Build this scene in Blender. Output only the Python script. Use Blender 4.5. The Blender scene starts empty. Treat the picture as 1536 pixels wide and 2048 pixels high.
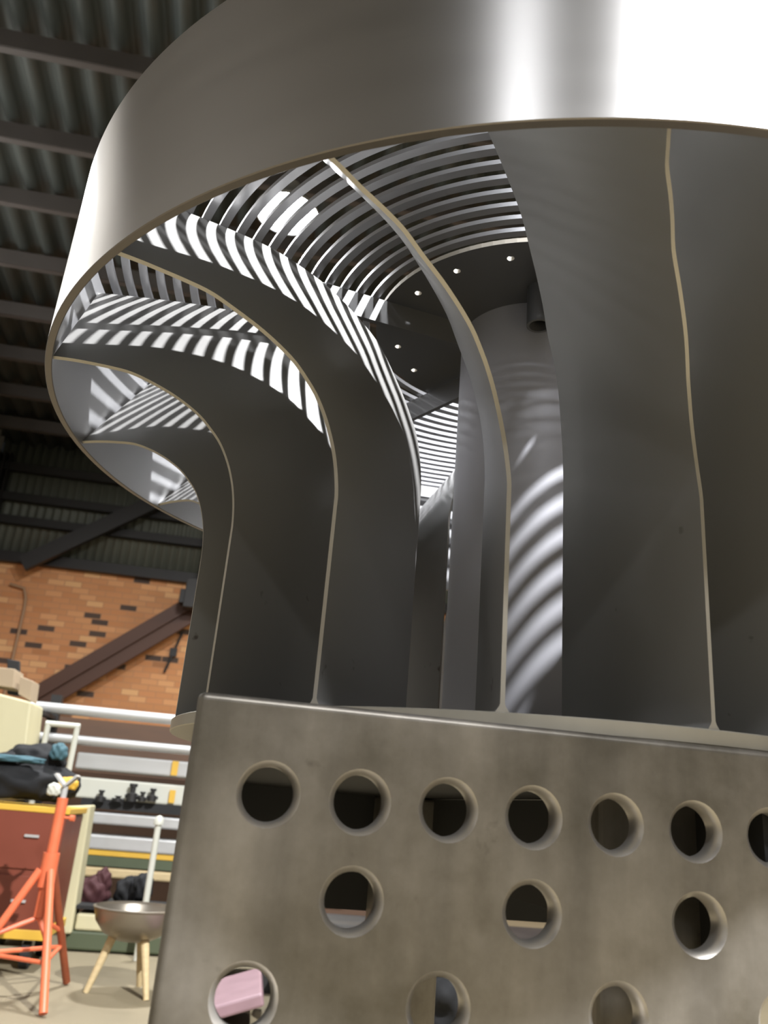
import bpy, bmesh, math, random
from mathutils import Vector, Matrix
random.seed(7)
PI = math.pi
R_ = math.radians
# ------------------------------------------------------------------ camera
H = 0.85            # camera height above the floor, metres
S = 0.36            # metres per surveyed unit of the steel work
PITCH, ROLL, FPX = 19.998, 4.892, 1656.0
p_, r_ = R_(PITCH), R_(ROLL)
FWD = Vector((0, math.cos(p_), math.sin(p_)))
UP0 = Vector((0, -math.sin(p_), math.cos(p_)))
RT0 = Vector((1, 0, 0))
RT = RT0*math.cos(r_) + UP0*math.sin(r_)
UP = -RT0*math.sin(r_) + UP0*math.cos(r_)
CAM = Vector((0, 0, H))
sc = bpy.context.scene
col = sc.collection
cd = bpy.data.cameras.new('camera')
cam = bpy.data.objects.new('camera', cd)
col.objects.link(cam)
cd.sensor_fit = 'VERTICAL'; cd.sensor_height = 24.0
cd.lens = 24.0*FPX/2048.0
cd.clip_start = 0.01; cd.clip_end = 200
cam.matrix_world = Matrix(((RT.x, UP.x, -FWD.x, 0), (RT.y, UP.y, -FWD.y, 0), (RT.z, UP.z, -FWD.z, H), (0, 0, 0, 1)))
cd.dof.use_dof = True; cd.dof.focus_distance = 0.72; cd.dof.aperture_fstop = 7.5
sc.camera = cam
# ------------------------------------------------------------------ world, exposure
w = bpy.data.worlds.new('world'); sc.world = w; w.use_nodes = True
w.node_tree.nodes['Background'].inputs[0].default_value = (0.5, 0.55, 0.6, 1)
w.node_tree.nodes['Background'].inputs[1].default_value = 0.02
vs = sc.view_settings
vs.view_transform = 'Standard'; vs.look = 'None'; vs.gamma = 1; vs.use_curve_mapping = False
vs.exposure = 0.0
# ------------------------------------------------------------------ frames of reference
BY = R_(-8)                                     # the building is turned 8 degrees
BN = Vector((math.sin(BY), math.cos(BY), 0)); BM = Vector((BN.y, -BN.x, 0))
def B(x, y, z=0): return BM*x + BN*y + Vector((0, 0, z))
def at(px, py, Y):                               # survey point on a plane Y metres deep in the building
    d = FWD*FPX + RT*(px-768) + UP*(1024-py)
    t = Y/d.dot(BN)
    return CAM + d*t
def fl(px, py):                                  # survey point on the floor
    d = FWD*FPX + RT*(px-768) + UP*(1024-py)
    return CAM + d*(-H/d.z)
def bz(v): return Vector((v.dot(BM), v.dot(BN), v.z))   # world -> building coordinates
# ------------------------------------------------------------------ lamps of the hall
LAMPS = [  # building x, y, z, power, size, colour, kind label
]
def area(name, loc, power, size, color, target=None, shape='DISK', sy=None):
    l = bpy.data.lights.new(name, 'AREA'); l.energy = power; l.size = size; l.color = color; l.shape = shape
    if sy: l.size_y = sy
    o = bpy.data.objects.new(name, l); col.objects.link(o); o.location = loc
    d = (Vector(target)-Vector(loc)) if target else Vector((0, 0, -1))
    o.rotation_euler = d.to_track_quat('-Z', 'Y').to_euler()
    return o
COOL = (0.96, 0.97, 1.0)
WARM = (1.0, 0.72, 0.42)
# (compass bearing, rise over run, height, power, radius, colour) seen from the rotor
AX = Vector((0.429*S, 2.346*S, 0))               # rotor axis
LA = CAM + (FWD*FPX + RT*(575-768) + UP*(1024-425)).normalized()*7.2
LAMP_SPECS = [
    ('A', LA, 420, 0.25, COOL),
    ('K', Vector((1.95, -0.72, 5.25)), 1800, 0.07, COOL),
    ('C', Vector((1.45, -3.3, 5.8)), 330, 0.30, COOL),
    ('D', Vector((-3.3, 4.5, 5.0)), 80, 0.16, COOL),
    ('E', Vector((-1.5, -6.4, 6.0)), 120, 0.26, COOL),
]
# ------------------------------------------------------------------ materials
def lin(c):
    return tuple((x/12.92 if x <= .04045 else ((x+.055)/1.055)**2.4) for x in c)+(1,)
def mat(name, color, rough=.5, metal=0, noise=None, bump=None, aniso=0, emit=None, spec=None, trans=0, rv=.08):
    m = bpy.data.materials.new(name); m.use_nodes = True
    nt = m.node_tree; b = nt.nodes['Principled BSDF']
    c = lin(color)
    b.inputs['Base Color'].default_value = c
    b.inputs['Roughness'].default_value = rough
    b.inputs['Metallic'].default_value = metal
    if spec is not None: b.inputs['Specular IOR Level'].default_value = spec
    tc = nt.nodes.new('ShaderNodeTexCoord')
    if noise:
        sc_, amt, stretch = noise
        mp = nt.nodes.new('ShaderNodeMapping'); mp.inputs['Scale'].default_value = stretch
        nt.links.new(tc.outputs['Object'], mp.inputs[0])
        n = nt.nodes.new('ShaderNodeTexNoise'); n.inputs['Scale'].default_value = sc_; n.inputs['Detail'].default_value = 6
        nt.links.new(mp.outputs[0], n.inputs['Vector'])
        mx = nt.nodes.new('ShaderNodeMix'); mx.data_type = 'RGBA'
        mx.inputs['A'].default_value = tuple(v*(1-amt) for v in c[:3])+(1,)
        mx.inputs['B'].default_value = tuple(min(1, v*(1+amt)) for v in c[:3])+(1,)
        nt.links.new(n.outputs['Fac'], mx.inputs['Factor'])
        nt.links.new(mx.outputs['Result'], b.inputs['Base Color'])
        mr = nt.nodes.new('ShaderNodeMapRange')
        mr.inputs['To Min'].default_value = max(.03, rough-rv); mr.inputs['To Max'].default_value = min(1, rough+rv)
        nt.links.new(n.outputs['Fac'], mr.inputs[0]); nt.links.new(mr.outputs[0], b.inputs['Roughness'])
    if bump:
        sc_, st, stretch = bump
        mp = nt.nodes.new('ShaderNodeMapping'); mp.inputs['Scale'].default_value = stretch
        nt.links.new(tc.outputs['Object'], mp.inputs[0])
        n = nt.nodes.new('ShaderNodeTexNoise'); n.inputs['Scale'].default_value = sc_; n.inputs['Detail'].default_value = 3
        nt.links.new(mp.outputs[0], n.inputs['Vector'])
        bp = nt.nodes.new('ShaderNodeBump'); bp.inputs['Strength'].default_value = st; bp.inputs['Distance'].default_value = .002
        nt.links.new(n.outputs['Fac'], bp.inputs['Height']); nt.links.new(bp.outputs[0], b.inputs['Normal'])
    if aniso:
        b.inputs['Anisotropic'].default_value = aniso
        t = nt.nodes.new('ShaderNodeTangent'); t.direction_type = 'RADIAL'; t.axis = 'Z'; b.inputs['Anisotropic Rotation'].default_value = .25
        nt.links.new(t.outputs[0], b.inputs['Tangent'])
    if emit:
        b.inputs['Emission Color'].default_value = lin(emit[0]); b.inputs['Emission Strength'].default_value = emit[1]
    if trans: b.inputs['Transmission Weight'].default_value = trans
    return m
M = {}
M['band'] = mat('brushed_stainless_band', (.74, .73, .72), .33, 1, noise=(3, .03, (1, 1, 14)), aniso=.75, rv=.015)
M['bandedge'] = mat('cut_stainless_edge', (.46, .44, .42), .45, .8)
M['vane'] = mat('mill_finish_stainless', (.51, .505, .495), .46, .5, noise=(5, .12, (1, 1, .35)))
M['vedge'] = mat('bare_cut_edge', (.62, .60, .56), .5, .5)
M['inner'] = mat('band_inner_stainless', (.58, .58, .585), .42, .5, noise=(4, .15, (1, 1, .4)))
M['grille'] = mat('grille_stainless', (.66, .66, .67), .35, .9)
M['hub'] = mat('hub_stainless', (.42, .42, .42), .5, .8)
M['drum'] = mat('drum_stainless', (.58, .58, .60), .5, .35, noise=(4, .1, (1, 1, .3)))
M['disc'] = mat('disc_edge_stainless', (.66, .64, .59), .45, .7, noise=(30, .15, (1, 1, 1)))
M['wall_paint'] = mat('grey_sheet', (.50, .485, .46), .6, .2, noise=(1.5, .35, (1, 1, .3)))
M['roof'] = mat('weathered_roof_iron', (.32, .34, .33), .5, .35, noise=(2.2, .5, (1, .25, 1)))
M['purlin'] = mat('brown_primer_steel', (.30, .285, .28), .6, 0, noise=(3, .25, (1, 1, 1)))
M['darksteel'] = mat('dark_steel', (.16, .155, .15), .55, .3)
M['orange'] = mat('orange_paint', (.80, .40, .26), .45, 0, noise=(18, .15, (1, 1, 1)))
M['dark_orange'] = mat('dark_orange_paint', (.50, .25, .14), .6, 0, noise=(18, .3, (1, 1, 1)))  # darker, browner orange for one leg of the stand
M['red'] = mat('oxide_red_paint', (.42, .19, .12), .5, 0, noise=(5, .2, (1, 1, 1)))
M['yellow'] = mat('yellow_paint', (.78, .62, .22), .5)
M['cream'] = mat('cream_plastic', (.74, .71, .57), .55, 0, noise=(6, .12, (1, 1, .4)))
M['card'] = mat('cardboard', (.62, .55, .45), .8)
M['scale'] = mat('shade_and_crate_black', (.10, .098, .095), .7)  # near-black puts the shade inside the table into the colour; also the crate's black
M['cloth'] = mat('black_cloth', (.03, .033, .04), .85, 0, noise=(20, .4, (1, 1, 1)))
M['teal'] = mat('teal_cloth', (.22, .34, .37), .8)
M['white'] = mat('white_paint', (.74, .74, .69), .5)
M['alu'] = mat('bright_tube', (.72, .72, .71), .35, .35, noise=(2, .1, (.3, 8, 8)))
M['green'] = mat('green_grey_paint', (.28, .31, .22), .6)
M['pink'] = mat('pink_plastic_sheet', (.50, .40, .42), .5, 0, noise=(12, .2, (1, 1, 1)))
M['wood'] = mat('pale_timber', (.72, .64, .48), .7, 0, noise=(8, .2, (1, 8, 8)))
M['maroon'] = mat('maroon_cloth', (.22, .08, .09), .8)
M['rubber'] = mat('black_rubber', (.08, .08, .08), .7)
M['brass'] = mat('brass', (.85, .70, .40), .3, 1)
M['lens'] = mat('lamp_lens', (1, 1, 1), .4, 0, emit=((.92, .96, 1), 60))
M['warmlens'] = mat('warm_lamp_lens', (1, 1, 1), .4, 0, emit=((1, .8, .55), 15))
M['window'] = mat('grimy_skylight_sheet', (.55, .60, .55), .4, 0, emit=((.6, .66, .58), .10))
# welding table steel with wear, stains and scratches
def table_steel():
    m = mat('worn_table_steel', (.50, .485, .455), .42, .72)
    nt = m.node_tree; b = nt.nodes['Principled BSDF']; L = nt.links
    tc = nt.nodes.new('ShaderNodeTexCoord')
    n1 = nt.nodes.new('ShaderNodeTexNoise'); n1.inputs['Scale'].default_value = 9; n1.inputs['Detail'].default_value = 8; n1.inputs['Roughness'].default_value = .65
    L.new(tc.outputs['Object'], n1.inputs['Vector'])
    mp = nt.nodes.new('ShaderNodeMapping'); mp.inputs['Scale'].default_value = (22, 22, 3); L.new(tc.outputs['Object'], mp.inputs[0])
    n2 = nt.nodes.new('ShaderNodeTexNoise'); n2.inputs['Scale'].default_value = 1.6; n2.inputs['Detail'].default_value = 5; L.new(mp.outputs[0], n2.inputs['Vector'])
    n3 = nt.nodes.new('ShaderNodeTexNoise'); n3.inputs['Scale'].default_value = 45; n3.inputs['Detail'].default_value = 4; L.new(tc.outputs['Object'], n3.inputs['Vector'])
    r1 = nt.nodes.new('ShaderNodeValToRGB'); r1.color_ramp.elements[0].position = .3; r1.color_ramp.elements[0].color = lin((.36, .34, .30)); r1.color_ramp.elements[1].position = .7; r1.color_ramp.elements[1].color = lin((.55, .53, .50))
    L.new(n1.outputs['Fac'], r1.inputs[0])
    mx = nt.nodes.new('ShaderNodeMix'); mx.data_type = 'RGBA'; mx.blend_type = 'OVERLAY'; mx.inputs['Factor'].default_value = .55
    L.new(r1.outputs[0], mx.inputs['A']); L.new(n2.outputs['Fac'], mx.inputs['B'])
    r3 = nt.nodes.new('ShaderNodeValToRGB'); r3.color_ramp.elements[0].position = .68; r3.color_ramp.elements[0].color = (0, 0, 0, 1); r3.color_ramp.elements[1].position = .76; r3.color_ramp.elements[1].color = (1, 1, 1, 1)
    L.new(n3.outputs['Fac'], r3.inputs[0])
    ml = nt.nodes.new('ShaderNodeMath'); ml.operation = 'MULTIPLY'; ml.inputs[1].default_value = .35; L.new(r3.outputs[0], ml.inputs[0])
    mx2 = nt.nodes.new('ShaderNodeMix'); mx2.data_type = 'RGBA'; mx2.inputs['B'].default_value = lin((.22, .19, .15))
    L.new(ml.outputs[0], mx2.inputs['Factor']); L.new(mx.outputs['Result'], mx2.inputs['A'])
    L.new(mx2.outputs['Result'], b.inputs['Base Color'])
    mr = nt.nodes.new('ShaderNodeMapRange'); mr.inputs['To Min'].default_value = .34; mr.inputs['To Max'].default_value = .56
    L.new(n1.outputs['Fac'], mr.inputs[0]); L.new(mr.outputs[0], b.inputs['Roughness'])
    bp = nt.nodes.new('ShaderNodeBump'); bp.inputs['Strength'].default_value = .12; bp.inputs['Distance'].default_value = .001
    L.new(n2.outputs['Fac'], bp.inputs['Height']); L.new(bp.outputs[0], b.inputs['Normal'])
    return m
M['table'] = table_steel()
M['chamfer'] = mat('machined_chamfer', (.66, .64, .61), .35, .75)
def vane_mat():
    m = M['vane']; nt = m.node_tree; b = nt.nodes['Principled BSDF']; L = nt.links
    src = b.inputs['Base Color'].links[0].from_socket
    tc = nt.nodes.new('ShaderNodeTexCoord')
    n = nt.nodes.new('ShaderNodeTexNoise'); n.inputs['Scale'].default_value = 38; n.inputs['Detail'].default_value = 3; L.new(tc.outputs['Object'], n.inputs['Vector'])
    r = nt.nodes.new('ShaderNodeValToRGB'); r.color_ramp.elements[0].position = .70; r.color_ramp.elements[0].color = (0, 0, 0, 1); r.color_ramp.elements[1].position = .75; r.color_ramp.elements[1].color = (.7, .7, .7, 1)
    L.new(n.outputs['Fac'], r.inputs[0])
    # grubby finger marks only near the foot of the vanes
    sx = nt.nodes.new('ShaderNodeSeparateXYZ'); L.new(tc.outputs['Object'], sx.inputs[0])
    mr = nt.nodes.new('ShaderNodeMapRange'); mr.inputs['From Min'].default_value = .45*S; mr.inputs['From Max'].default_value = .36*S
    L.new(sx.outputs['Z'], mr.inputs[0])
    mu = nt.nodes.new('ShaderNodeMath'); mu.operation = 'MULTIPLY'; L.new(r.outputs[0], mu.inputs[0]); L.new(mr.outputs[0], mu.inputs[1])
    mx = nt.nodes.new('ShaderNodeMix'); mx.data_type = 'RGBA'; mx.inputs['B'].default_value = lin((.22, .17, .12))
    L.new(mu.outputs[0], mx.inputs['Factor']); L.new(src, mx.inputs['A']); L.new(mx.outputs['Result'], b.inputs['Base Color'])
vane_mat()
def brick_mat(name, tint=1.0):
    m = bpy.data.materials.new(name); m.use_nodes = True
    nt = m.node_tree; b = nt.nodes['Principled BSDF']; L = nt.links
    b.inputs['Roughness'].default_value = .85
    tc = nt.nodes.new('ShaderNodeTexCoord')
    br = nt.nodes.new('ShaderNodeTexBrick')
    L.new(tc.outputs['UV'], br.inputs['Vector'])
    br.inputs['Scale'].default_value = 1
    br.inputs['Brick Width'].default_value = .24; br.inputs['Row Height'].default_value = .086
    br.inputs['Mortar Size'].default_value = .006
    br.inputs['Color1'].default_value = (0, 0, 0, 1); br.inputs['Color2'].default_value = (1, 1, 1, 1)
    br.inputs['Mortar'].default_value = (.5, .5, .5, 1); br.inputs['Bias'].default_value = 0
    cr = nt.nodes.new('ShaderNodeValToRGB'); e = cr.color_ramp.elements
    e[0].position = 0; e[0].color = lin((.30, .25, .22)); e[1].position = 1; e[1].color = lin((.86, .68, .48))
    for p, c in ((.07, (.34, .28, .24)), (.10, (.74, .51, .33)), (.35, (.79, .56, .38)), (.6, (.76, .54, .36)), (.85, (.84, .62, .43))):
        x = e.new(p); x.color = lin(c)
    L.new(br.outputs['Color'], cr.inputs[0])
    mx = nt.nodes.new('ShaderNodeMix'); mx.data_type = 'RGBA'; mx.inputs['B'].default_value = lin((.70*tint, .52*tint, .38*tint))
    L.new(br.outputs['Fac'], mx.inputs['Factor']); L.new(cr.outputs[0], mx.inputs['A'])
    L.new(mx.outputs['Result'], b.inputs['Base Color'])
    return m
M['brick'] = brick_mat('orange_brickwork')
def concrete():
    m = mat('worn_concrete_floor', (.46, .42, .33), .7, 0, noise=(1.2, .3, (1, 1, 1)), bump=(30, .2, (1, 1, 1)))
    return m
M['floor'] = concrete()
M['upper'] = mat('green_grey_sheet', (.36, .37, .33), .6, .2, noise=(1.5, .3, (1, 1, .3)))
M['board'] = mat('brown_shade_panel', (.30, .21, .14), .7, 0, noise=(3, .3, (1, 1, 6)))  # brown of the shaded brick behind the rack, put into a panel
M['conduit'] = mat('dull_conduit', (.62, .50, .38), .6)
# ------------------------------------------------------------------ mesh helpers
class MB:
    def __init__(s): s.v = []; s.f = []; s.mi = []; s.uv = {}
    def add(s, vs, fs, mi=0):
        n = len(s.v); s.v += [tuple(v) for v in vs]
        for f in fs: s.f.append(tuple(i+n for i in f)); s.mi.append(mi)
    def box(s, c, sx, sy, sz, ax=None, mi=0):      # centre, full sizes, axes
        X, Y, Z = ax or (BM, BN, Vector((0, 0, 1)))
        c = Vector(c); vs = [c+X*(i*sx/2)+Y*(j*sy/2)+Z*(k*sz/2) for i in (-1, 1) for j in (-1, 1) for k in (-1, 1)]
        s.add(vs, [(0, 1, 3, 2), (4, 6, 7, 5), (0, 4, 5, 1), (2, 3, 7, 6), (0, 2, 6, 4), (1, 5, 7, 3)], mi)
    def tube(s, pts, r, n=14, mi=0, cap=True, r2=None):
        pts = [Vector(p) for p in pts]; rings = []
        for i, p in enumerate(pts):
            t = (pts[min(i+1, len(pts)-1)]-pts[max(i-1, 0)]).normalized()
            a = Vector((0, 0, 1)) if abs(t.z) < .9 else Vector((1, 0, 0))
            u = t.cross(a).normalized(); v = t.cross(u)
            rr = r if r2 is None else r+(r2-r)*i/(len(pts)-1)
            rings.append([p+(u*math.cos(2*PI*k/n)+v*math.sin(2*PI*k/n))*rr for k in range(n)])
        vs = [q for g in rings for q in g]; fs = []
        for i in range(len(pts)-1):
            for k in range(n):
                fs.append((i*n+k, i*n+(k+1) % n, (i+1)*n+(k+1) % n, (i+1)*n+k))
        if cap: fs += [tuple(range(n-1, -1, -1)), tuple((len(pts)-1)*n+k for k in range(n))]
        s.add(vs, fs, mi)
    def hollow(s, a, b, r, t, n=24, mi=0):           # open tube with a wall
        a, b = Vector(a), Vector(b); d = (b-a).normalized()
        q = Vector((0, 0, 1)) if abs(d.z) < .9 else Vector((1, 0, 0)); u = d.cross(q).normalized(); v = d.cross(u)
        c = [(math.cos(2*PI*k/n), math.sin(2*PI*k/n)) for k in range(n)]
        vs = [p+(u*x+v*y)*rr for p, rr in ((a, r), (b, r), (b, r-t), (a, r-t)) for x, y in c]
        fs = [(j*n+k, j*n+(k+1) % n, ((j+1) % 4)*n+(k+1) % n, ((j+1) % 4)*n+k) for j in range(4) for k in range(n)]
        s.add(vs, fs, mi)
    def lathe(s, prof, c=(0, 0, 0), n=96, mi=0, closed=True, mis=None):   # profile (r, z)
        c = Vector(c); m = len(prof)
        vs = [c+Vector((r*math.cos(2*PI*k/n), r*math.sin(2*PI*k/n), z)) for k in range(n) for r, z in prof]
        for j in range(m if closed else m-1):
            s.add([], [], 0)
            base = len(s.v)
        base = len(s.v); s.v += [tuple(v) for v in vs]
        for k in range(n):
            k2 = (k+1) % n
            for j in range(m if closed else m-1):
                j2 = (j+1) % m
                s.f.append((base+k*m+j, base+k2*m+j, base+k2*m+j2, base+k*m+j2)); s.mi.append(mis[j] if mis else mi)
    def build(s, name, mats, parent=None, smooth=False, bevel=0, loc=None, angle=35):
        me = bpy.data.meshes.new(name)
        vs = s.v
        if parent is not None:
            o0 = WORLD[parent.name]; vs = [tuple(Vector(v)-o0) for v in vs]
        elif loc is not None:
            vs = [tuple(Vector(v)-Vector(loc)) for v in vs]
        me.from_pydata(vs, [], s.f)
        if not isinstance(mats, (list, tuple)): mats = [mats]
        for m in mats: me.materials.append(m)
        for p, k in zip(me.polygons, s.mi): p.material_index = k
        bm = bmesh.new(); bm.from_mesh(me)
        bmesh.ops.recalc_face_normals(bm, faces=bm.faces); bm.to_mesh(me); bm.free()
        if smooth:
            for p in me.polygons: p.use_smooth = True
            try: me.set_sharp_from_angle(angle=R_(angle))
            except Exception: pass
        o = bpy.data.objects.new(name, me); col.objects.link(o)
        if parent is not None: o.parent = parent; WORLD[o.name] = WORLD[parent.name]
        else:
            o.location = loc or (0, 0, 0); WORLD[o.name] = Vector(loc or (0, 0, 0))
        if bevel:
            b = o.modifiers.new('bevel', 'BEVEL'); b.width = bevel; b.segments = 2; b.limit_method = 'ANGLE'
        return o
WORLD = {}
def tag(o, label, cat, group=None):
    o['label'] = label; o['category'] = cat
    if group: o['group'] = group
    return o
def thing(name, loc, label, cat, group=None):
    o = bpy.data.objects.new(name, None); o.empty_display_size = .1; col.objects.link(o); o.location = loc
    WORLD[o.name] = Vector(loc); tag(o, label, cat, group); return o
def struct(o): o['kind'] = 'structure'; return o

# ================================================================== SETTING
XL, XR, YB, YF = -4.2, 9.0, 12.45, -9.0           # hall walls in building coordinates
ZW = 5.75                                         # eaves height
def roofz(y): return ZW + .10*(YB-y)
mb = MB(); mb.add([B(XL-.2, YF-.2), B(XR+.2, YF-.2), B(XR+.2, YB+.2), B(XL-.2, YB+.2), B(XL-.2, YF-.2, -.1), B(XR+.2, YF-.2, -.1), B(XR+.2, YB+.2, -.1), B(XL-.2, YB+.2, -.1)],
    [(0, 1, 2, 3), (7, 6, 5, 4), (0, 4, 5, 1), (1, 5, 6, 2), (2, 6, 7, 3), (3, 7, 4, 0)])
struct(mb.build('floor', M['floor']))
def wall(name, a, b, z0, z1, t, m, rows=1):
    a, b = Vector(a), Vector(b); d = (b-a).normalized(); n = Vector((-d.y, d.x, 0))*t
    me = bpy.data.meshes.new(name)
    vs = [a+Vector((0, 0, z0)), b+Vector((0, 0, z0)), b+Vector((0, 0, z1)), a+Vector((0, 0, z1))]
    vs += [v+n for v in vs]
    fs = [(0, 1, 2, 3), (7, 6, 5, 4), (0, 4, 5, 1), (1, 5, 6, 2), (2, 6, 7, 3), (3, 7, 4, 0)]
    me.from_pydata([tuple(v) for v in vs], [], fs); me.materials.append(m)
    uv = me.uv_layers.new(name='UVMap'); L = (b-a).length
    cs = [(0, z0), (L, z0), (L, z1), (0, z1)]*2
    for p in me.polygons:
        for li, vi in zip(p.loop_indices, p.vertices): uv.data[li].uv = cs[vi]
    o = bpy.data.objects.new(name, me); col.objects.link(o); return struct(o)
BRT = H+3.02                                       # top of the brickwork
wall('wall_back', B(XL, YB), B(XR, YB), 0, BRT, .11, M['brick'])
wall('wall_left', B(XL, 8.6), B(XL, YB), 0, BRT, .11, M['brick'])
wall('wall_left_front', B(XL, YF), B(XL, 8.6), 0, BRT, .11, M['wall_paint'])
wall('wall_right', B(XR, YB), B(XR, YF), 0, 7.9, .11, M['wall_paint'])
wall('wall_front', B(XR, YF), B(XL, YF), 0, 7.9, .11, M['wall_paint'])
def corrugated(name, O, U, V, lu, lv, pitch, amp, m, n=6, th=.003):
    # sheet whose ribs run along V, waves along U
    k = int(lu/pitch*n); W = U.cross(V).normalized(); vs = []; fs = []
    for i in range(k+1):
        x = i*lu/k; ph = (i % n)/n
        a = amp*(1 if ph in (0,) else 0)
        h = amp*max(-1, min(1, 1.6*math.cos(2*PI*i/n)))
        vs.append(O+U*x+W*h); vs.append(O+U*x+W*h+V*lv)
    for i in range(k): fs.append((2*i, 2*i+2, 2*i+3, 2*i+1))
    mb = MB(); mb.add(vs, fs); o = mb.build(name, m, smooth=True, angle=60)
    so = o.modifiers.new('solid', 'SOLIDIFY'); so.thickness = th
    return struct(o)
corrugated('wall_back_upper', B(XL, YB+.03, BRT), BM, Vector((0, 0, 1)), XR-XL, ZW+.1-BRT, .12, .012, M['upper'])
corrugated('wall_left_upper', B(XL-.03, YF, BRT), BN, Vector((0, 0, 1)), YB-YF, 7.9-BRT, .2, .02, M['wall_paint'])
sl = (BN*(YF-YB)+Vector((0, 0, .10*(YB-YF)))); L_ = sl.length
corrugated('ceiling', B(XL-.1, YB+.1, ZW+.02), BM, sl.normalized(), XR-XL+.2, L_+.2, .26, .035, M['roof'], n=8)
# purlins below the roof sheet (C-section)
tn = 0
y = 3.25
ys = []
ys = [3.55, 4.45, 5.34, 6.25, 7.04, 7.95, 8.85, 9.75, 10.65, 11.55]
for y in [y for y in (-7, -5.3, -3.6, -1.9, -.2, 1.7)]+ys:
    tn += 1; z = roofz(y)-.05; mb = MB()
    mb.box(B((XL+XR)/2, y, z-.085), XR-XL, .012, .17); mb.box(B((XL+XR)/2, y+.035, z-.006), XR-XL, .07, .012); mb.box(B((XL+XR)/2, y+.035, z-.164), XR-XL, .07, .012)
    struct(mb.build('trim_%d' % tn, M['purlin']))
# girts across the upper back wall, posts and brace
for z in (BRT+.06, BRT+.62, BRT+.98, BRT+1.45):
    tn += 1; mb = MB(); mb.box(B((XL+XR)/2, YB-.08, z), XR-XL, .12, .15 if z < BRT+.1 else .12)
    struct(mb.build('trim_%d' % tn, M['darksteel']))
for x, yy in ((XL+.12, YB-.12), (XL+.12, YB-3.6), (XL+.12, YB-7.4)):
    tn += 1; mb = MB(); zt = roofz(yy)-.25; mb.box(B(x, yy, zt/2), .02, .2, zt); mb.box(B(x-.08, yy, zt/2), .014, .18, zt); mb.box(B(x+.08, yy, zt/2), .014, .18, zt)
    struct(mb.build('trim_%d' % tn, M['darksteel']))
# translucent panels high on the left wall
for i, yy in enumerate((10.9, 8.4, 6.0)):
    mb = MB(); mb.box(B(XL+.04, yy, BRT+1.0), .02, .5, 1.5)
    struct(mb.build('window_%d' % (i+1), M['window']))
# daylight glazing in the left wall, beyond the left of the picture
M['daylight'] = mat('daylight_sheet', (.8, .85, .9), .4, 0, emit=((1, .98, .95), 4.6))
mb = MB()
for k in range(3): mb.box(B(XL+.04, 4.45+1.45*k, BRT+.95), .02, 1.38, 1.7)
struct(mb.build('window_4', M['daylight']))
mb = MB()
for k in range(4): mb.box(B(XL+.06, 3.73+1.45*k, BRT+.95), .06, .06, 1.8)
for z in (.06, 1.84): mb.box(B(XL+.06, 5.9, BRT+z), .06, 4.4, .06)
struct(mb.build('trim_90', M['darksteel']))
# diagonal roof brace, then the dark band across the brick
mb = MB()
def bar(mb, a, b, w_, t, up=Vector((0, 0, 1)), mi=0):
    a, b = Vector(a), Vector(b); d = (b-a); L = d.length; d.normalize(); s_ = d.cross(up).normalized(); u2 = s_.cross(d)
    mb.box((a+b)/2, L, t, w_, ax=(d, s_, u2), mi=mi)
a, b = at(45, 1128, YB-.35), at(470, 930, YB-.35)
bar(mb, a, b, .22, .1); o = mb.build('roof_brace', M['darksteel']); struct(o); o.name = 'trim_%d' % (tn+1)
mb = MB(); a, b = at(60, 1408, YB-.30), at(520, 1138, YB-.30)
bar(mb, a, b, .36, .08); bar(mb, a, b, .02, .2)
struct(mb.build('trim_%d' % (tn+2), mat('brown_shadow_band', (.30, .19, .13), .6)))  # shadow-like band on the brick, built as a solid brown bar

# ================================================================== LIGHT FIXTURES
def fixture(idx, loc, power, rad, colr, label, lens='lens', zc=None):
    lr = rad; rad = max(rad, .2)
    t = thing('high_bay_lamp', loc, label, 'ceiling lamp', 'high bay lamps under the roof')
    loc = Vector(loc)
    mb = MB(); mb.lathe([(.02, .30), (.07, .28), (.10, .18), (rad*.75, .10), (rad*1.04, .0), (rad*1.04, -.02), (rad, -.02), (rad*.72, .085), (.08, .17), (.02, .26)], loc, n=40)
    mb.build('reflector', M['alu'], t, smooth=True)
    mb = MB(); mb.lathe([(.001, .02), (rad*.9, .02), (rad*.9, .012), (.001, .012)], loc, n=32)
    mb.build('lens', M[lens], t)
    zc = roofz(bz(loc).y)+.01
    mb = MB(); mb.tube([loc+Vector((0, 0, .28)), Vector((loc.x, loc.y, zc))], .012, 8)
    mb.build('hanger', M['darksteel'], t)
    area('lamp_light', loc+Vector((0, 0, -.03)), power, lr*1.8, colr).parent = None
LL = ['blazing white high bay lamp seen through the slotted grille', 'white high bay lamp above and behind the viewer', 'second white high bay lamp behind the viewer, mirrored in the band', 'white high bay lamp left of the rotor over the pipe stand', 'farthest white high bay lamp towards the front wall']
for (n_, loc, pw, rad, c), lb in zip(LAMP_SPECS, LL): fixture(n_, loc, pw, rad, c, lb)
# warm lamp washing the brickwork and rack
fixture('W', B(1.3, 9.6, 4.4), 80, .28, (1, .82, .58), 'amber lamp glowing near the brick wall', 'warmlens')

# ================================================================== THE VANED ROTOR
O = Vector((0.429*S, 2.346*S, H))
NV, PH, DE = 16, 190.75, 22.3
rot = thing('vaned_steel_rotor', O+Vector((0, 0, .15*S)), 'large stainless steel vaned rotor with rolled band standing on the drilled table', 'machine part')
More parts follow.
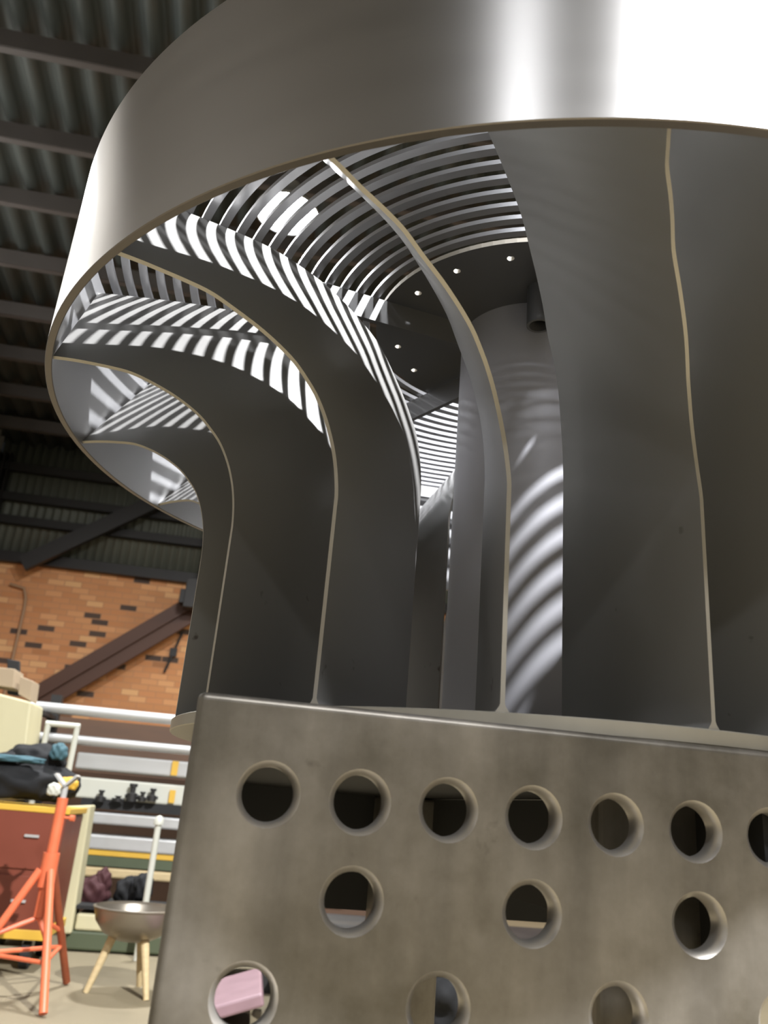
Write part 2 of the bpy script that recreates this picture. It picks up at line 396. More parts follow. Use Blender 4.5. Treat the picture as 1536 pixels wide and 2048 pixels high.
# surveyed edges of one vane: (height, radius, degrees round from the vane's own bearing)
EDGE_IN = [(.18,.49,-9.6),(.8,.49,-9.6),(.88,.497,-10.1),(.95,.51,-11),(1.0,.53,-11.9),(1.05,.55,-13),(1.1,.57,-14.5),(1.15,.59,-16),(1.2,.62,-17.2),(1.25,.665,-18.8),(1.3,.72,-20.5),(1.35,.79,-22.2),(1.41,.9,-25),(1.44,1.0,-26.8),(1.452,1.1,-27.6),(1.456,1.2,-28),(1.458,1.3,-28.3),(1.458,1.384,-28.5)]
EDGE_OUT = [(.18,.93,0),(.6,.93,0),(.65,.932,-.35),(.70,.938,-.85),(.75,.950,-1.5),(.79,.965,-2.1),(.82,.98,-2.65),(.845,.998,-3.2),(.88,1.027,-4.1),(.91,1.06,-5.2),(.94,1.1,-6.5),(.97,1.15,-8),(.99,1.2,-9),(1.0,1.25,-10),(1.008,1.3,-11),(1.01,1.34,-11.5),(1.01,1.384,-12)]
ZD = .179
def pol(c): return Vector((c[1]*math.cos(R_(c[2])), c[1]*math.sin(R_(c[2])), c[0]))
def cr(p0, p1, p2, p3, t):
    return ((p1*2)+(p2-p0)*t+(p0*2-p1*5+p2*4-p3)*t*t+(p1*3-p0-p2*3+p3)*t**3)*.5
def resample(c, n):
    P = [pol(q) for q in c[1:]]; D = []
    for i in range(len(P)-1):
        a = P[i-1] if i else P[0]-Vector((0, 0, .05)); b = P[i+2] if i+2 < len(P) else P[i+1]*2-P[i]
        for k in range(8): D.append(cr(a, P[i], P[i+1], b, k/8))
    D.append(P[-1]); L = [0]
    for a, b in zip(D, D[1:]): L.append(L[-1]+(b-a).length)
    out = []; j = 0
    for k in range(n):
        s_ = L[-1]*k/(n-1)
        while j < len(L)-2 and L[j+1] < s_: j += 1
        out.append(D[j].lerp(D[j+1], (s_-L[j])/max(1e-9, L[j+1]-L[j])))
    return out
def make_vane(i):
    NU, NS = 26, 48
    lz = [ZD, ZD+.004, ZD+.009, ZD+.015, .24, .35, .48]
    A = [Vector((pol(EDGE_IN[0]).x, pol(EDGE_IN[0]).y, .18+(z-.18)*1.0)) for z in lz]+resample(EDGE_IN, NS)
    Bq = [Vector((.93, 0, z)) for z in lz]+resample(EDGE_OUT, NS)
    nz = len(A); rz = Matrix.Rotation(R_(PH+(DE*i if i < 7 else DE*6+(360-DE*6)/10*(i-6))), 3, 'Z'); T = .0046
    grid = [[rz @ A[k].lerp(Bq[k], j/NU) for j in range(NU+1)] for k in range(nz)]
    th = [T+(max(0, .012-(lz[k]-ZD))*.8 if k < 3 else 0) for k in range(7)]+[T]*NS
    V = []
    for sgn in (1, -1):
        for k in range(nz):
            for j in range(NU+1):
                p = grid[k][j]
                du = grid[k][min(j+1, NU)]-grid[k][max(j-1, 0)]; dz = grid[min(k+1, nz-1)][j]-grid[max(k-1, 0)][j]
                n = du.cross(dz).normalized()
                if k < 5: n = Vector((n.x, n.y, 0)).normalized()
                V.append(O+(p+n*(sgn*th[k]*.9))*S)
    W = NU+1; F = []; MI = []
    q = nz*W
    for k in range(nz-1):
        for j in range(NU):
            F.append((k*W+j, k*W+j+1, (k+1)*W+j+1, (k+1)*W+j)); MI.append(0)
            F.append((q+k*W+j, q+(k+1)*W+j, q+(k+1)*W+j+1, q+k*W+j+1)); MI.append(0)
        F.append((k*W+NU, q+k*W+NU, q+(k+1)*W+NU, (k+1)*W+NU)); MI.append(1)
        F.append((k*W, (k+1)*W, q+(k+1)*W, q+k*W)); MI.append(1)
    for j in range(NU):
        F.append((j, q+j, q+j+1, j+1)); MI.append(1)
        k = (nz-1)*W; F.append((k+j, k+j+1, q+k+j+1, q+k+j)); MI.append(1)
    mb = MB(); mb.v = [tuple(v) for v in V]; mb.f = F; mb.mi = MI
    return mb.build('vane', [M['vane'], M['vedge']], rot, smooth=True, angle=40)
for i in range(NV): make_vane(i)
# outer rolled band
RO, RI, ZB0, ZB1 = 1.402, 1.384, 1.0, 1.501
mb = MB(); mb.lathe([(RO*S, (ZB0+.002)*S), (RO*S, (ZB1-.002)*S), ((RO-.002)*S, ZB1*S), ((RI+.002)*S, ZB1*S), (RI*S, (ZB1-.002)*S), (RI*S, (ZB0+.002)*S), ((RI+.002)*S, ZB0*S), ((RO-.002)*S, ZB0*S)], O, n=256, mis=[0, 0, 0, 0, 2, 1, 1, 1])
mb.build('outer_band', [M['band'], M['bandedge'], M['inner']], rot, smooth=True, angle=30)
# concentric grille rings
GZ0, GZ1 = 1.487, 1.500
rr = .540; k = 0
while rr < 1.37:
    wd = .0225
    mb = MB(); mb.lathe([((rr-wd/2)*S, GZ0*S), ((rr+wd/2)*S, GZ0*S), ((rr+wd/2)*S, GZ1*S), ((rr-wd/2)*S, GZ1*S)], O, n=160)
    mb.build('grille_ring', M['grille'], rot, smooth=True, angle=30)
    rr += .05
# hub plate with a ring of small holes
def hub():
    bm = bmesh.new(); n = 17; hr = .0105; out = .506; inn = .03
    vs = []; mbx = MB()
    # sector patches: ring split so every hole sits inside a quad filled around it
    for i in range(n):
        a0, a1 = 2*PI*(i-.5)/n, 2*PI*(i+.5)/n; am = 2*PI*i/n
        off = R_(252)
        r0, r1 = .40, .48; K = 24
        c = Vector((.44*math.cos(am+off), .44*math.sin(am+off), 0))
        inner = []; outer = []
        for k in range(K):
            t = 2*PI*k/K; ur, ut = math.cos(t), math.sin(t)
            er, et = Vector((math.cos(am+off), math.sin(am+off), 0)), Vector((-math.sin(am+off), math.cos(am+off), 0))
            inner.append(c+(er*ur+et*ut)*hr)
            m = max(abs(ur), abs(ut)); qr, qt = ur/m, ut/m
            r = .44+.04*qr; aa = am+off+qt*PI/n
            outer.append(Vector((r*math.cos(aa), r*math.sin(aa), 0)))
        for z, flip in ((GZ0, 0), (GZ0+.014, 1)):
            V = [O+(p+Vector((0, 0, z)))*S for p in inner+outer]
            mbx.add(V, [(k, (k+1) % K, K+(k+1) % K, K+k) for k in range(K)])
        V = [O+(p+Vector((0, 0, z)))*S for z in (GZ0, GZ0+.014) for p in inner]
        mbx.add(V, [(k, (k+1) % K, K+(k+1) % K, K+k) for k in range(K)], 1)
    for ra, rb in ((inn, .40), (.48, out)):
        for z in (GZ0, GZ0+.014):
            V = []; N = 96
            off = R_(252)
            for k in range(N):
                a = 2*PI*k/N+off
                V += [O+Vector((ra*math.cos(a), ra*math.sin(a), z))*S, O+Vector((rb*math.cos(a), rb*math.sin(a), z))*S]
            mbx.add(V, [(2*k, 2*k+1, (2*k+3) % (2*N), (2*k+2) % (2*N)) for k in range(N)])
    mbx.lathe([(out*S, GZ0*S), (out*S, (GZ0+.014)*S)], O, n=96, closed=False, mi=1)
    mbx.lathe([(inn*S, GZ0*S), (inn*S, (GZ0+.014)*S)], O, n=48, closed=False, mi=1)
    mbx.build('hub_plate', [M['hub'], M['vedge']], rot)
hub()
d_ = FWD*FPX + RT*(1078-768) + UP*(1024-652); q_ = d_*(1.36/d_.z)     # small stub below the hub
mb = MB(); mb.hollow(O.copy()*0+CAM+q_*S, CAM+(q_+Vector((0, 0, .13)))*S, .036*S, .008*S, 32)
mb.build('hub_stub', M['hub'], rot, smooth=True)
mb = MB(); mb.lathe([(.222*S, .179*S), (.222*S, .80*S), (.222*S, GZ0*S), (.208*S, GZ0*S), (.208*S, .179*S)], O, n=96)
mb.build('centre_drum', M['drum'], rot, smooth=True, angle=30)
# five radial spokes under the grille
for k in range(5):
    a = R_(199.4+72*k); e = Vector((math.cos(a), math.sin(a), 0)); f = Vector((-e.y, e.x, 0))
    mb = MB(); mb.box(O+(e*.70+Vector((0, 0, 1.438)))*S, 1.30*S, .016*S, .08*S, ax=(e, f, Vector((0, 0, 1))))
    mb.build('spoke', M['hub'], rot)
# foot disc with its laser cut edge
mb = MB(); mb.lathe([(.30*S, .1515*S), (.936*S, .1515*S), (.938*S, .1535*S), (.938*S, .177*S), (.936*S, .179*S), (.30*S, .179*S)], O, n=200)
mb.build('foot_disc', M['disc'], rot, smooth=True, angle=30)

# ================================================================== WELDING TABLE
TN = Vector((math.sin(R_(-10)), math.cos(R_(-10)), 0)); TM = Vector((TN.y, -TN.x, 0)); UZ = Vector((0, 0, 1))
D0 = 1.30
TS = 1.275/1.30*S
def T(u, d, z): return CAM+(TM*u+TN*(D0+d)+UZ*z)*TS
tb = thing('welding_table', T(1.6, 1.3, 0)*1.0+Vector((0, 0, -(T(1.6, 1.3, 0)).z)), 'grey steel welding table with drilled skirt holes in staggered rows', 'table')
ZT, ZS = .1530, -.41
U0, U1, DEP = -.030, 3.42, 2.75
PT = .034                                          # skirt thickness in units
hole_pts = [(.0927+.138*i, .0145) for i in range(25)]+[(.2307+.276*i, -.1215) for i in range(12)]+[(.0927+.276*i, -.2525) for i in range(13)]+[(.0927+.138*i, -.345) for i in range(0)]
hole_pts = [h for h in hole_pts if h[0] < U1-.08]
def drilled_skirt(o3, ux, nn, u0, u1, holes, name, rad=.0392, ch=.0085):
    # o3(u, d, z); plate front at d=0, back at d=PT ; cells of half pitch around every hole
    f = lambda u, d, z: o3(u, d, z)
    mb = MB(); K = 32
    zrows = [(-.0540, .0830), (-.1870, -.0540), (-.3200, -.1870)]
    colsn = {}
    used = []
    for (hu, hz) in holes:
        row = min(range(3), key=lambda q: abs((zrows[q][0]+zrows[q][1])/2-hz)); used.append((hu, hz, row))
    for row, (za, zb) in enumerate(zrows):
        hs = sorted([h for h in used if h[2] == row])
        edges = [u0+.012]
        for h in hs:
            for e_ in (h[0]-.069, h[0]+.069):
                e_ = min(max(e_, u0+.012), u1-.012)
                if e_-edges[-1] > 1e-5: edges.append(e_)
        if u1-.012-edges[-1] > 1e-5: edges.append(u1-.012)
        for a, b in zip(edges[:-1], edges[1:]):
            hh = [h for h in hs if a < h[0] < b]
            if not hh:
                for d in (0, PT): mb.add([f(a, d, za), f(b, d, za), f(b, d, zb), f(a, d, zb)], [(0, 1, 2, 3)])
                continue
            cu, cz, _ = hh[0]
            for d, R in ((0, rad+ch), (PT, rad)):
                I, Oo = [], []
                for k in range(K):
                    t = 2*PI*k/K; c, s_ = math.cos(t), math.sin(t)
                    I.append(f(cu+R*c, d, cz+R*s_))
                    m = max(abs(c), abs(s_)); qc, qs = c/m, s_/m
                    Oo.append(f(cu+qc*((b-cu) if qc > 0 else (cu-a)), d, cz+qs*((zb-cz) if qs > 0 else (cz-za))))
                mb.add(I+Oo, [(k, (k+1) % K, K+(k+1) % K, K+k) for k in range(K)])
            rings = [(0, rad+ch), (ch, rad), (PT, rad)]
            V = [f(cu+R*math.cos(2*PI*k/K), d, cz+R*math.sin(2*PI*k/K)) for d, R in rings for k in range(K)]
            mb.add(V, [(j*K+k, j*K+(k+1) % K, (j+1)*K+(k+1) % K, (j+1)*K+k) for j in range(2) for k in range(K)], 1)
    # margins, rounded top and end edges
    for d in (0, PT):
        mb.add([f(u0+.012, d, ZS), f(u1-.012, d, ZS), f(u1-.012, d, -.32), f(u0+.012, d, -.32)], [(0, 1, 2, 3)])
    mb.add([f(u0+.012, 0, .083), f(u1-.012, 0, .083), f(u1-.012, 0, ZT-.012), f(u0+.012, 0, ZT-.012)], [(0, 1, 2, 3)])
    mb.add([f(u0+.012, 0, ZS), f(u1-.012, 0, ZS), f(u1-.012, PT, ZS), f(u0+.012, PT, ZS)], [(0, 1, 2, 3)])
    return mb
mb = drilled_skirt(T, None, None, U0, U1, hole_pts, 'front_skirt')
# rounded arris along the top and left end
def arc_strip(mb, f, pts, closed=False):
    pass
NA = 6; ra = .012
for k in range(NA):
    t0, t1 = PI/2*k/NA, PI/2*(k+1)/NA
    q = [(ra-ra*math.cos(t), ZT-ra+ra*math.sin(t)) for t in (t0, t1)]
    mb.add([T(U0+ra, q[0][0], q[0][1]), T(U1-ra, q[0][0], q[0][1]), T(U1-ra, q[1][0], q[1][1]), T(U0+ra, q[1][0], q[1][1])], [(0, 1, 2, 3)])
    mb.add([T(U0+ra-ra*math.sin(t0), ra-ra*math.cos(t0), ZS), T(U0+ra-ra*math.sin(t1), ra-ra*math.cos(t1), ZS), T(U0+ra-ra*math.sin(t1), ra-ra*math.cos(t1), ZT-ra), T(U0+ra-ra*math.sin(t0), ra-ra*math.cos(t0), ZT-ra)], [(0, 1, 2, 3)])
    # rounded corner
    for j in range(NA):
        s0, s1 = PI/2*j/NA, PI/2*(j+1)/NA
        P = lambda t, s_: T(U0+ra-ra*math.sin(t)*math.cos(s_), ra-ra*math.cos(t)*math.cos(s_), ZT-ra+ra*math.sin(s_))
        mb.add([P(t0, s0), P(t1, s0), P(t1, s1), P(t0, s1)], [(0, 1, 2, 3)])
o = mb.build('front_skirt', [M['table'], M['chamfer']], tb)
for p in o.data.polygons: p.use_smooth = p.area < 2e-5 or p.material_index == 1
tax = (TM, TN, UZ)
mb = MB(); mb.box(T((U0+U1)/2, DEP/2, ZT-.0375), (U1-U0-.024)*TS, (DEP-.024)*TS, .075*TS, ax=tax); mb.mi = [1, 1, 1, 1, 1, 0]; mb.build('table_top', [M['table'], M['scale']], tb)  # sides and underside coloured near-black for the shade beneath the top
mb = MB(); mb.box(T(U0+PT/2, DEP/2, (ZS+ZT-.074)/2), PT*TS, (DEP-.03)*TS, (ZT-.074-ZS)*TS, ax=tax); mb.mi = [1, 1, 1, 1, 1, 1]; mb.build('side_skirt', [M['table'], M['scale']], tb)
mb = MB(); mb.box(T(U1-PT/2, DEP/2, (ZS+ZT-.074)/2), PT*TS, (DEP-.03)*TS, (ZT-.074-ZS)*TS, ax=tax); mb.mi = [1, 1, 1, 1, 1, 1]; mb.build('side_skirt', [M['table'], M['scale']], tb)
mb = MB(); mb.box(T((U0+U1)/2, DEP-PT/2, (ZS+ZT-.074)/2), (U1-U0-2*PT)*TS, PT*TS, (ZT-.074-ZS)*TS, ax=tax); mb.build('back_skirt', M['scale'], tb)
for u in (.95, 1.9, 2.8):
    mb = MB(); mb.box(T(u, DEP/2, (-.20+ZT-.08)/2), .03*TS, (DEP-2*PT-.02)*TS, (ZT-.08+.20)*TS, ax=tax); mb.build('stiffener', M['scale'], tb)
for u, d in ((.86, .38), (U1-.55, .38), (.86, DEP-.4), (U1-.55, DEP-.4)):
    p = T(u, d, ZS); mb = MB(); mb.box(Vector((p.x, p.y, (T(0, 0, ZT-.08).z)/2)), .09, .09, T(0, 0, ZT-.08).z, ax=tax); mb.build('leg', M['table'], tb, bevel=.004)

# ================================================================== BACKGROUND, LEFT
def lab(o, l, c, g=None): return tag(o, l, c, g)
# ---- pipe rack about six metres off
YR = 5.9
def rowpipe(px0, py0, px1, py1, r, label, m='alu', ext=.3, Y=YR, name='steel_tube', g=None, endcap=None):
    a, b = at(px0, py0, Y), at(px1, py1, Y); d = (b-a).normalized(); z = (a.z+b.z)/2; a.z = b.z = z
    d = BM
    b = b+d*ext; mb = MB(); mb.hollow(a, b, r, r*.12, 24)
    o = mb.build(name, M[m], loc=a, smooth=True, angle=40); return lab(o, label, 'pipe', g)
rowpipe(62, 1412, 352, 1440, .034, 'long bright tube topmost on the rack, lying across the foot of the brick wall', ext=2.2)
rowpipe(58, 1468, 340, 1500, .030, 'long bright tube second from the top of the rack', ext=2.2)
# rack frame
rk = thing('pipe_rack', B(-.6, YR+.05, 0), 'dark cantilever rack holding long tubes and sheets in front of the brick wall', 'rack')
xr0 = bz(at(150, 1640, YR)).x; 
for x in (bz(at(78, 1500, YR)).x, .15, 1.6):
    mb = MB(); mb.box(B(x, YR+.22, .72), .07, .07, 1.44); mb.build('post', M['darksteel'], rk)
zl = []
for (px, py, py2) in ((200, 1437, 0), (200, 1492, 0), (200, 1545, 0), (200, 1612, 0), (200, 1668, 0), (200, 1722, 0), (200, 1760, 0), (200, 1870, 0)):
    zz = at(px, py, YR).z; zl.append(zz)
    for x in (bz(at(78, 1500, YR)).x, .15, 1.6):
        mb = MB(); mb.box(B(x, YR+.0, zz-.012), .05, .42, .024); mb.build('arm', M['darksteel'], rk)
def slab(px0, px1, py0, py1, name, label, m, cat, Y=YR, dy=.3, ext=0, g=None, bevel=.012):
    a = at(px0, (py0+py1)/2, Y); b = at(px1, (py0+py1)/2, Y); t = at((px0+px1)/2, py0, Y).z; bt = at((px0+px1)/2, py1, Y).z
    xa, xb = bz(a).x, bz(b).x+ext
    mb = MB(); c = B((xa+xb)/2, Y+dy/2, (t+bt)/2); mb.box(c, xb-xa, dy, t-bt)
    o = mb.build(name, M[m], loc=B((xa+xb)/2, Y+dy/2, bt), bevel=bevel); lab(o, label, cat, g); return o
slab(150, 345, 1512, 1545, 'sheet_bundle', 'grey bundle of sheet strips on third rack shelf with yellow tag end', 'alu', 'sheet metal', ext=1.4)
slab(135, 342, 1560, 1602, 'sheet_bundle', 'thick pale sheet bundle just above the black clutter shelf', 'white', 'sheet metal', ext=1.4)
slab(170, 330, 1628, 1652, 'sheet_bundle', 'thin pale sheet bundle just below the black clutter shelf', 'alu', 'sheet metal', ext=1.4)
slab(165, 300, 1672, 1702, 'sheet_bundle', 'pale sheet bundle resting on a timber strip, below the black shelf', 'alu', 'sheet metal', ext=1.2)
slab(165, 300, 1703, 1713, 'timber_strip', 'orange-brown timber strip under a pale sheet bundle', 'yellow', 'timber', ext=1.2, bevel=0)
slab(160, 300, 1714, 1734, 'shelf_board', 'dark olive shelf board below the timber strip', 'green', 'shelf', ext=1.2, bevel=0)
slab(152, 285, 1736, 1756, 'timber_plank', 'pale timber plank behind the black bags', 'wood', 'timber', ext=.9)
slab(160, 350, 1603, 1622, 'shelf_board', 'black shelf board carrying small dark fittings', 'rubber', 'shelf', ext=1.3, bevel=0)
# yellow tags
slab(343, 356, 1522, 1551, 'marker_tag', 'small yellow tag on the end of the third shelf', 'yellow', 'tag', Y=YR-.02, dy=.01, bevel=0)
slab(338, 350, 1580, 1606, 'marker_tag', 'small yellow tag on the end of the thick pale bundle', 'yellow', 'tag', Y=YR-.02, dy=.01, bevel=0)
mb = MB(); zt_ = at(200, 1440, 6.6).z; mb.box(B(bz(at(45, 1500, 6.6)).x+1.6, 6.65, zt_/2), 3.6, .05, zt_)
lab(mb.build('shade_panel', M['board'], loc=B(bz(at(45, 1500, 6.6)).x+1.6, 6.65, 0)), 'dark brown panel added for the shade behind the pipe rack', 'panel')  # dark panel added where the brick lies in the rack's shade
# dark fittings on the black shelf
for i, (px, py, r, h) in enumerate(((200, 1600, .026, .07), (262, 1596, .034, .11), (283, 1600, .024, .06), (303, 1601, .028, .08), (235, 1603, .03, .035))):
    p = at(px, 1603, YR-.05); mb = MB(); mb.lathe([(.002, 0), (r, 0), (r, h*.45), (r*.5, h*.5), (r*.5, h*.8), (r*.75, h*.82), (r*.75, h), (.002, h)], p, n=16, closed=False)
    mb.tube([p+Vector((-r*1.3, 0, h*.3)), p+Vector((r*1.3, 0, h*.3))], r*.35, 8)
    o = mb.build('valve_fitting', M['darksteel'], loc=p, smooth=True)
    lab(o, ['leftmost small dark valve on the black shelf', 'tallest dark valve in the middle of the black shelf', 'small dark valve right beside the tallest one', 'rightmost dark valve on the black shelf', 'flat dark fitting between the left and tallest valves'][i], 'valve', 'dark fittings on the black shelf')
# base unit under the rack
slab(128, 320, 1866, 1905, 'base_beam', 'dark green steel beam on the floor under the rack', 'green', 'beam', Y=5.35, dy=.25, ext=1.0)
slab(150, 270, 1830, 1864, 'cream_crate', 'pale cream crate on the green floor beam', 'cream', 'crate', Y=5.35, dy=.3, ext=.3)
# black and maroon bags
def blob(name, pts, label, m, cat, seed, parts=(), sub=2):
    rnd = random.Random(seed); bm = bmesh.new()
    for (c, s_) in pts:
        r = bmesh.ops.create_icosphere(bm, subdivisions=4, radius=1)
        for v in r['verts']:
            n = v.co.normalized()
            k = 1+.10*math.sin(7*n.x+seed)*math.cos(6*n.z+1.3*seed)+.06*math.sin(15*n.y+3*n.x)
            v.co = Vector((c.x+n.x*s_[0]*k, c.y+n.y*s_[1]*k, c.z+max(n.z, -.72)*s_[2]*k))
    me = bpy.data.meshes.new(name); bm.to_mesh(me); bm.free(); me.materials.append(M[m])
    for p in me.polygons: p.use_smooth = True
    c0 = pts[0][0]; me.transform(Matrix.Translation(-c0)); o = bpy.data.objects.new(name, me); col.objects.link(o); o.location = c0; WORLD[o.name] = c0.copy()
    return lab(o, label, cat)
blob('work_bag', [(at(185, 1784, 5.6), (.10, .10, .09)), (at(205, 1765, 5.6), (.05, .06, .08))], 'dark maroon bag slumped on the low rack shelf', 'maroon', 'bag', 1)
blob('work_bag', [(at(264, 1784, 5.6), (.10, .10, .09)), (at(285, 1775, 5.55), (.06, .07, .08))], 'black bag beside the maroon bag on the low rack shelf', 'cloth', 'bag', 2)
slab(150, 300, 1815, 1822, 'shelf_board', 'low dark shelf board carrying the bags', 'rubber', 'shelf', Y=5.35, dy=.45, ext=.4, bevel=0)
# white upright post with cap
a = at(318, 1642, 5.2); b = at(292, 1800, 5.2); b = Vector((a.x, a.y, b.z)); pt = thing('white_post', Vector((a.x, a.y, 0)), 'slim white post with rounded cap beside the table edge', 'post')
mb = MB(); mb.tube([Vector((a.x, a.y, 0)), a], .018, 12); mb.build('tube', M['white'], pt, smooth=True)
mb = MB(); mb.lathe([(.002, .03), (.02, .022), (.028, 0), (.028, -.02), (.002, -.02)], a, n=16, closed=False); mb.build('cap', M['white'], pt, smooth=True)
# bowl on a splayed stand
fb = fl(228, 1985); yb = bz(fb).y; bc = at(275, 1820, yb); rb = (bz(at(275, 1815, yb)).x-bz(at(188, 1815, yb)).x)
bw = thing('bowl_on_stand', Vector((bc.x, bc.y, 0)), 'shallow metal bowl on splayed timber legs on the floor left of the table', 'bowl')
z1 = at(230, 1815, yb).z
mb = MB(); pr = [(rb, 0), (rb*.93, -.05), (rb*.72, -.10), (rb*.4, -.13), (.002, -.14)]; pr2 = [(.002, -.128), (rb*.38, -.118), (rb*.7, -.088), (rb*.9, -.04), (rb*.965, 0)]
mb.lathe(pr+pr2, Vector((bc.x, bc.y, z1)), n=48, closed=False); mb.lathe([(rb*.965, 0), (rb, 0), (rb*1.03, .008), (rb*.97, .012)], Vector((bc.x, bc.y, z1)), n=48)
mb.build('bowl', mat('dull_pewter', (.55, .52, .47), .35, .8), bw, smooth=True)
for ang in (200, 320, 80):
    c = Vector((bc.x, bc.y, 0)); d = Vector((math.cos(R_(ang)), math.sin(R_(ang)), 0))
    mb = MB(); mb.tube([c+d*rb*.45+Vector((0, 0, z1-.11)), c+d*rb*.85], .020, 10, r2=.013); mb.build('leg', M['wood'], bw, smooth=True)
# ---- orange pipe stand
f1, f2, f3 = fl(85, 2035), fl(-105, 2000), fl(132, 1970)
yc = bz(f1).y*.5+bz(f3).y*.5
ap = at(100, 1725, yc); top = at(118, 1595, yc); ap = Vector((ap.x, ap.y, ap.z)); top = Vector((ap.x, ap.y, top.z))
st = thing('pipe_stand', Vector((ap.x, ap.y, 0)), 'orange painted folding pipe stand on the floor in front of the red cabinet', 'stand')
mb = MB(); mb.tube([ap+Vector((0, 0, -.22)), top], .024, 14); mb.build('post', M['orange'], st, smooth=True)
mb = MB(); mb.hollow(ap+Vector((0, 0, .04)), ap+Vector((0, 0, -.10)), .036, .01, 20); mb.build('collar', M['orange'], st, smooth=True)
mb = MB(); mb.tube([top, top+Vector((0, 0, .05))], .014, 12); bar(mb, top+Vector((-.05, 0, .10)), top+Vector((0, 0, .05)), .01, .05); bar(mb, top+Vector((.05, 0, .10)), top+Vector((0, 0, .05)), .01, .05); mb.build('pipe_cradle', M['alu'], st)
mb = MB(); kk = ap+Vector((.05, 0, .19)); mb.tube([ap+Vector((0, 0, .19)), kk], .006, 8); mb.tube([kk, kk+Vector((.02, 0, 0))], .014, 10); mb.build('clamp_knob', M['orange'], st, smooth=True)
for f, m in ((f1, 'orange'), (f2, 'orange'), (f3, 'dark_orange')):
    base = ap+Vector((0, 0, .0)); mid = Vector((ap.x, ap.y, 0)).lerp(f, .12); mid.z = ap.z-.03
    mb = MB(); mb.tube([mid, f+Vector((0, 0, .012))], .017, 12); lg = mb.build('leg', M[m], st, smooth=True)
    mb = MB(); c0 = Vector((ap.x, ap.y, ap.z-.22)); bend = mid.lerp(f, .52); mb.tube([c0, bend], .010, 8); mb.build('stay', M['orange'], st, smooth=True)
q1 = Vector((ap.x, ap.y, ap.z-.03)).lerp(f1, .66); q2 = Vector((ap.x, ap.y, ap.z-.03)).lerp(f2, .66); q3 = Vector((ap.x, ap.y, ap.z-.03)).lerp(f3, .66)
for a_, b_ in ((q1, q2), (q1, q3), (q2, q3)):
    mb = MB(); mb.tube([a_, b_], .009, 8); mb.build('tie_bar', M['orange'], st, smooth=True)
# ---- red cabinet on castors
YC = 4.75
x0, x1 = bz(at(-70, 1700, YC)).x, bz(at(112, 1740, YC)).x
zt = at(60, 1612, YC).z; zb = at(60, 1872, YC).z
cb = thing('tool_cabinet', B((x0+x1)/2, YC+.25, 0), 'oxide red tool cabinet with yellow edges on castors behind the orange stand', 'cabinet')
cx = (x0+x1)/2
mb = MB(); mb.box(B(cx, YC+.25, (zt+zb)/2), x1-x0, .5, zt-zb-.06); mb.build('body', M['red'], cb, bevel=.006)
mb = MB(); mb.box(B(cx, YC+.25, zt-.012), x1-x0+.03, .53, .03); mb.build('top_rim', M['yellow'], cb, bevel=.004)
mb = MB(); mb.box(B(cx, YC+.25, zb+.005), x1-x0+.03, .53, .045); mb.build('base_rim', M['yellow'], cb, bevel=.004)
for zz in (zt-.16, zt-.46):
    mb = MB(); mb.box(B(cx, YC-.004, zz), (x1-x0)*.94, .012, .27); dr = mb.build('drawer', M['red'], cb, bevel=.003)
    mb = MB(); mb.box(B(cx+.08, YC-.016, zz+.02), .07, .012, .012); mb.build('handle', M['alu'], dr)
for dx in (-.24, .24):
    for dy in (.06, .44):
        p = B(cx+dx*(x1-x0)/.7, YC+dy, zb*.42); mb = MB(); mb.tube([p-BM*.02, p+BM*.02], zb*.42, 20); cs = mb.build('castor', M['rubber'], cb, smooth=True)
        mb = MB(); mb.box(p+Vector((0, 0, zb*.35)), .05, .04, zb*.5); mb.build('fork', M['alu'], cs)
# black jackets and tools heaped on the cabinet
blob('jacket_heap', [(at(45, 1565, YC+.2), (.28, .2, .11)), (at(108, 1568, YC+.2), (.13, .15, .085)), (at(70, 1522, YC+.22), (.16, .13, .09)), (at(10, 1535, YC+.2), (.16, .13, .08))], 'heap of black jackets on top of the red cabinet', 'cloth', 'clothes', 3)
blob('teal_cloth', [(at(118, 1505, YC+.12), (.045, .05, .05))], 'crumpled teal cloth on the right of the jacket heap', 'teal', 'cloth', 4)
blob('teal_sleeve', [(at(30, 1518, YC+.05), (.16, .035, .02))], 'grey-teal sleeve lying across the left of the jacket heap', 'teal', 'cloth', 5)
blob('yellow_glove', [(at(137, 1568, YC+.02), (.05, .03, .035))], 'yellow work glove hanging at the right end of the cabinet top', 'yellow', 'glove', 6)
blob('white_rag', [(at(108, 1580, YC-.02), (.035, .02, .035))], 'small white rag at the front edge of the cabinet top', 'white', 'rag', 7)
# white trolley frame
Yf = 5.46
fr = thing('trolley_frame', B(bz(at(125, 1500, Yf)).x, Yf, 0), 'white tubular trolley handle frame standing behind the jacket heap', 'trolley')
pa, pb = at(97, 1447, Yf), at(155, 1453, Yf); pb.z = pa.z
qa, qb = Vector((pa.x, pa.y, .05)), Vector((pb.x, pb.y, .05))
for p, q in ((pa, qa), (pb, qb)):
    mb = MB(); mb.tube([p, q], .017, 12); mb.build('upright', M['white'], fr, smooth=True)
mb = MB(); mb.tube([pa-BM*.015, pb+BM*.015], .017, 12); mb.build('handlebar', M['white'], fr, smooth=True)
mb = MB(); mb.box((qa+qb)/2+BN*.15+Vector((0, 0, .02)), (pb-pa).length+.06, .4, .02); mb.build('platform', M['white'], fr)
for q in (qa, qb):
    mb = MB(); mb.tube([q-BM*.012+Vector((0, 0, -.005)), q+BM*.012+Vector((0, 0, -.005))], .045, 16); mb.build('wheel', M['rubber'], fr, smooth=True)
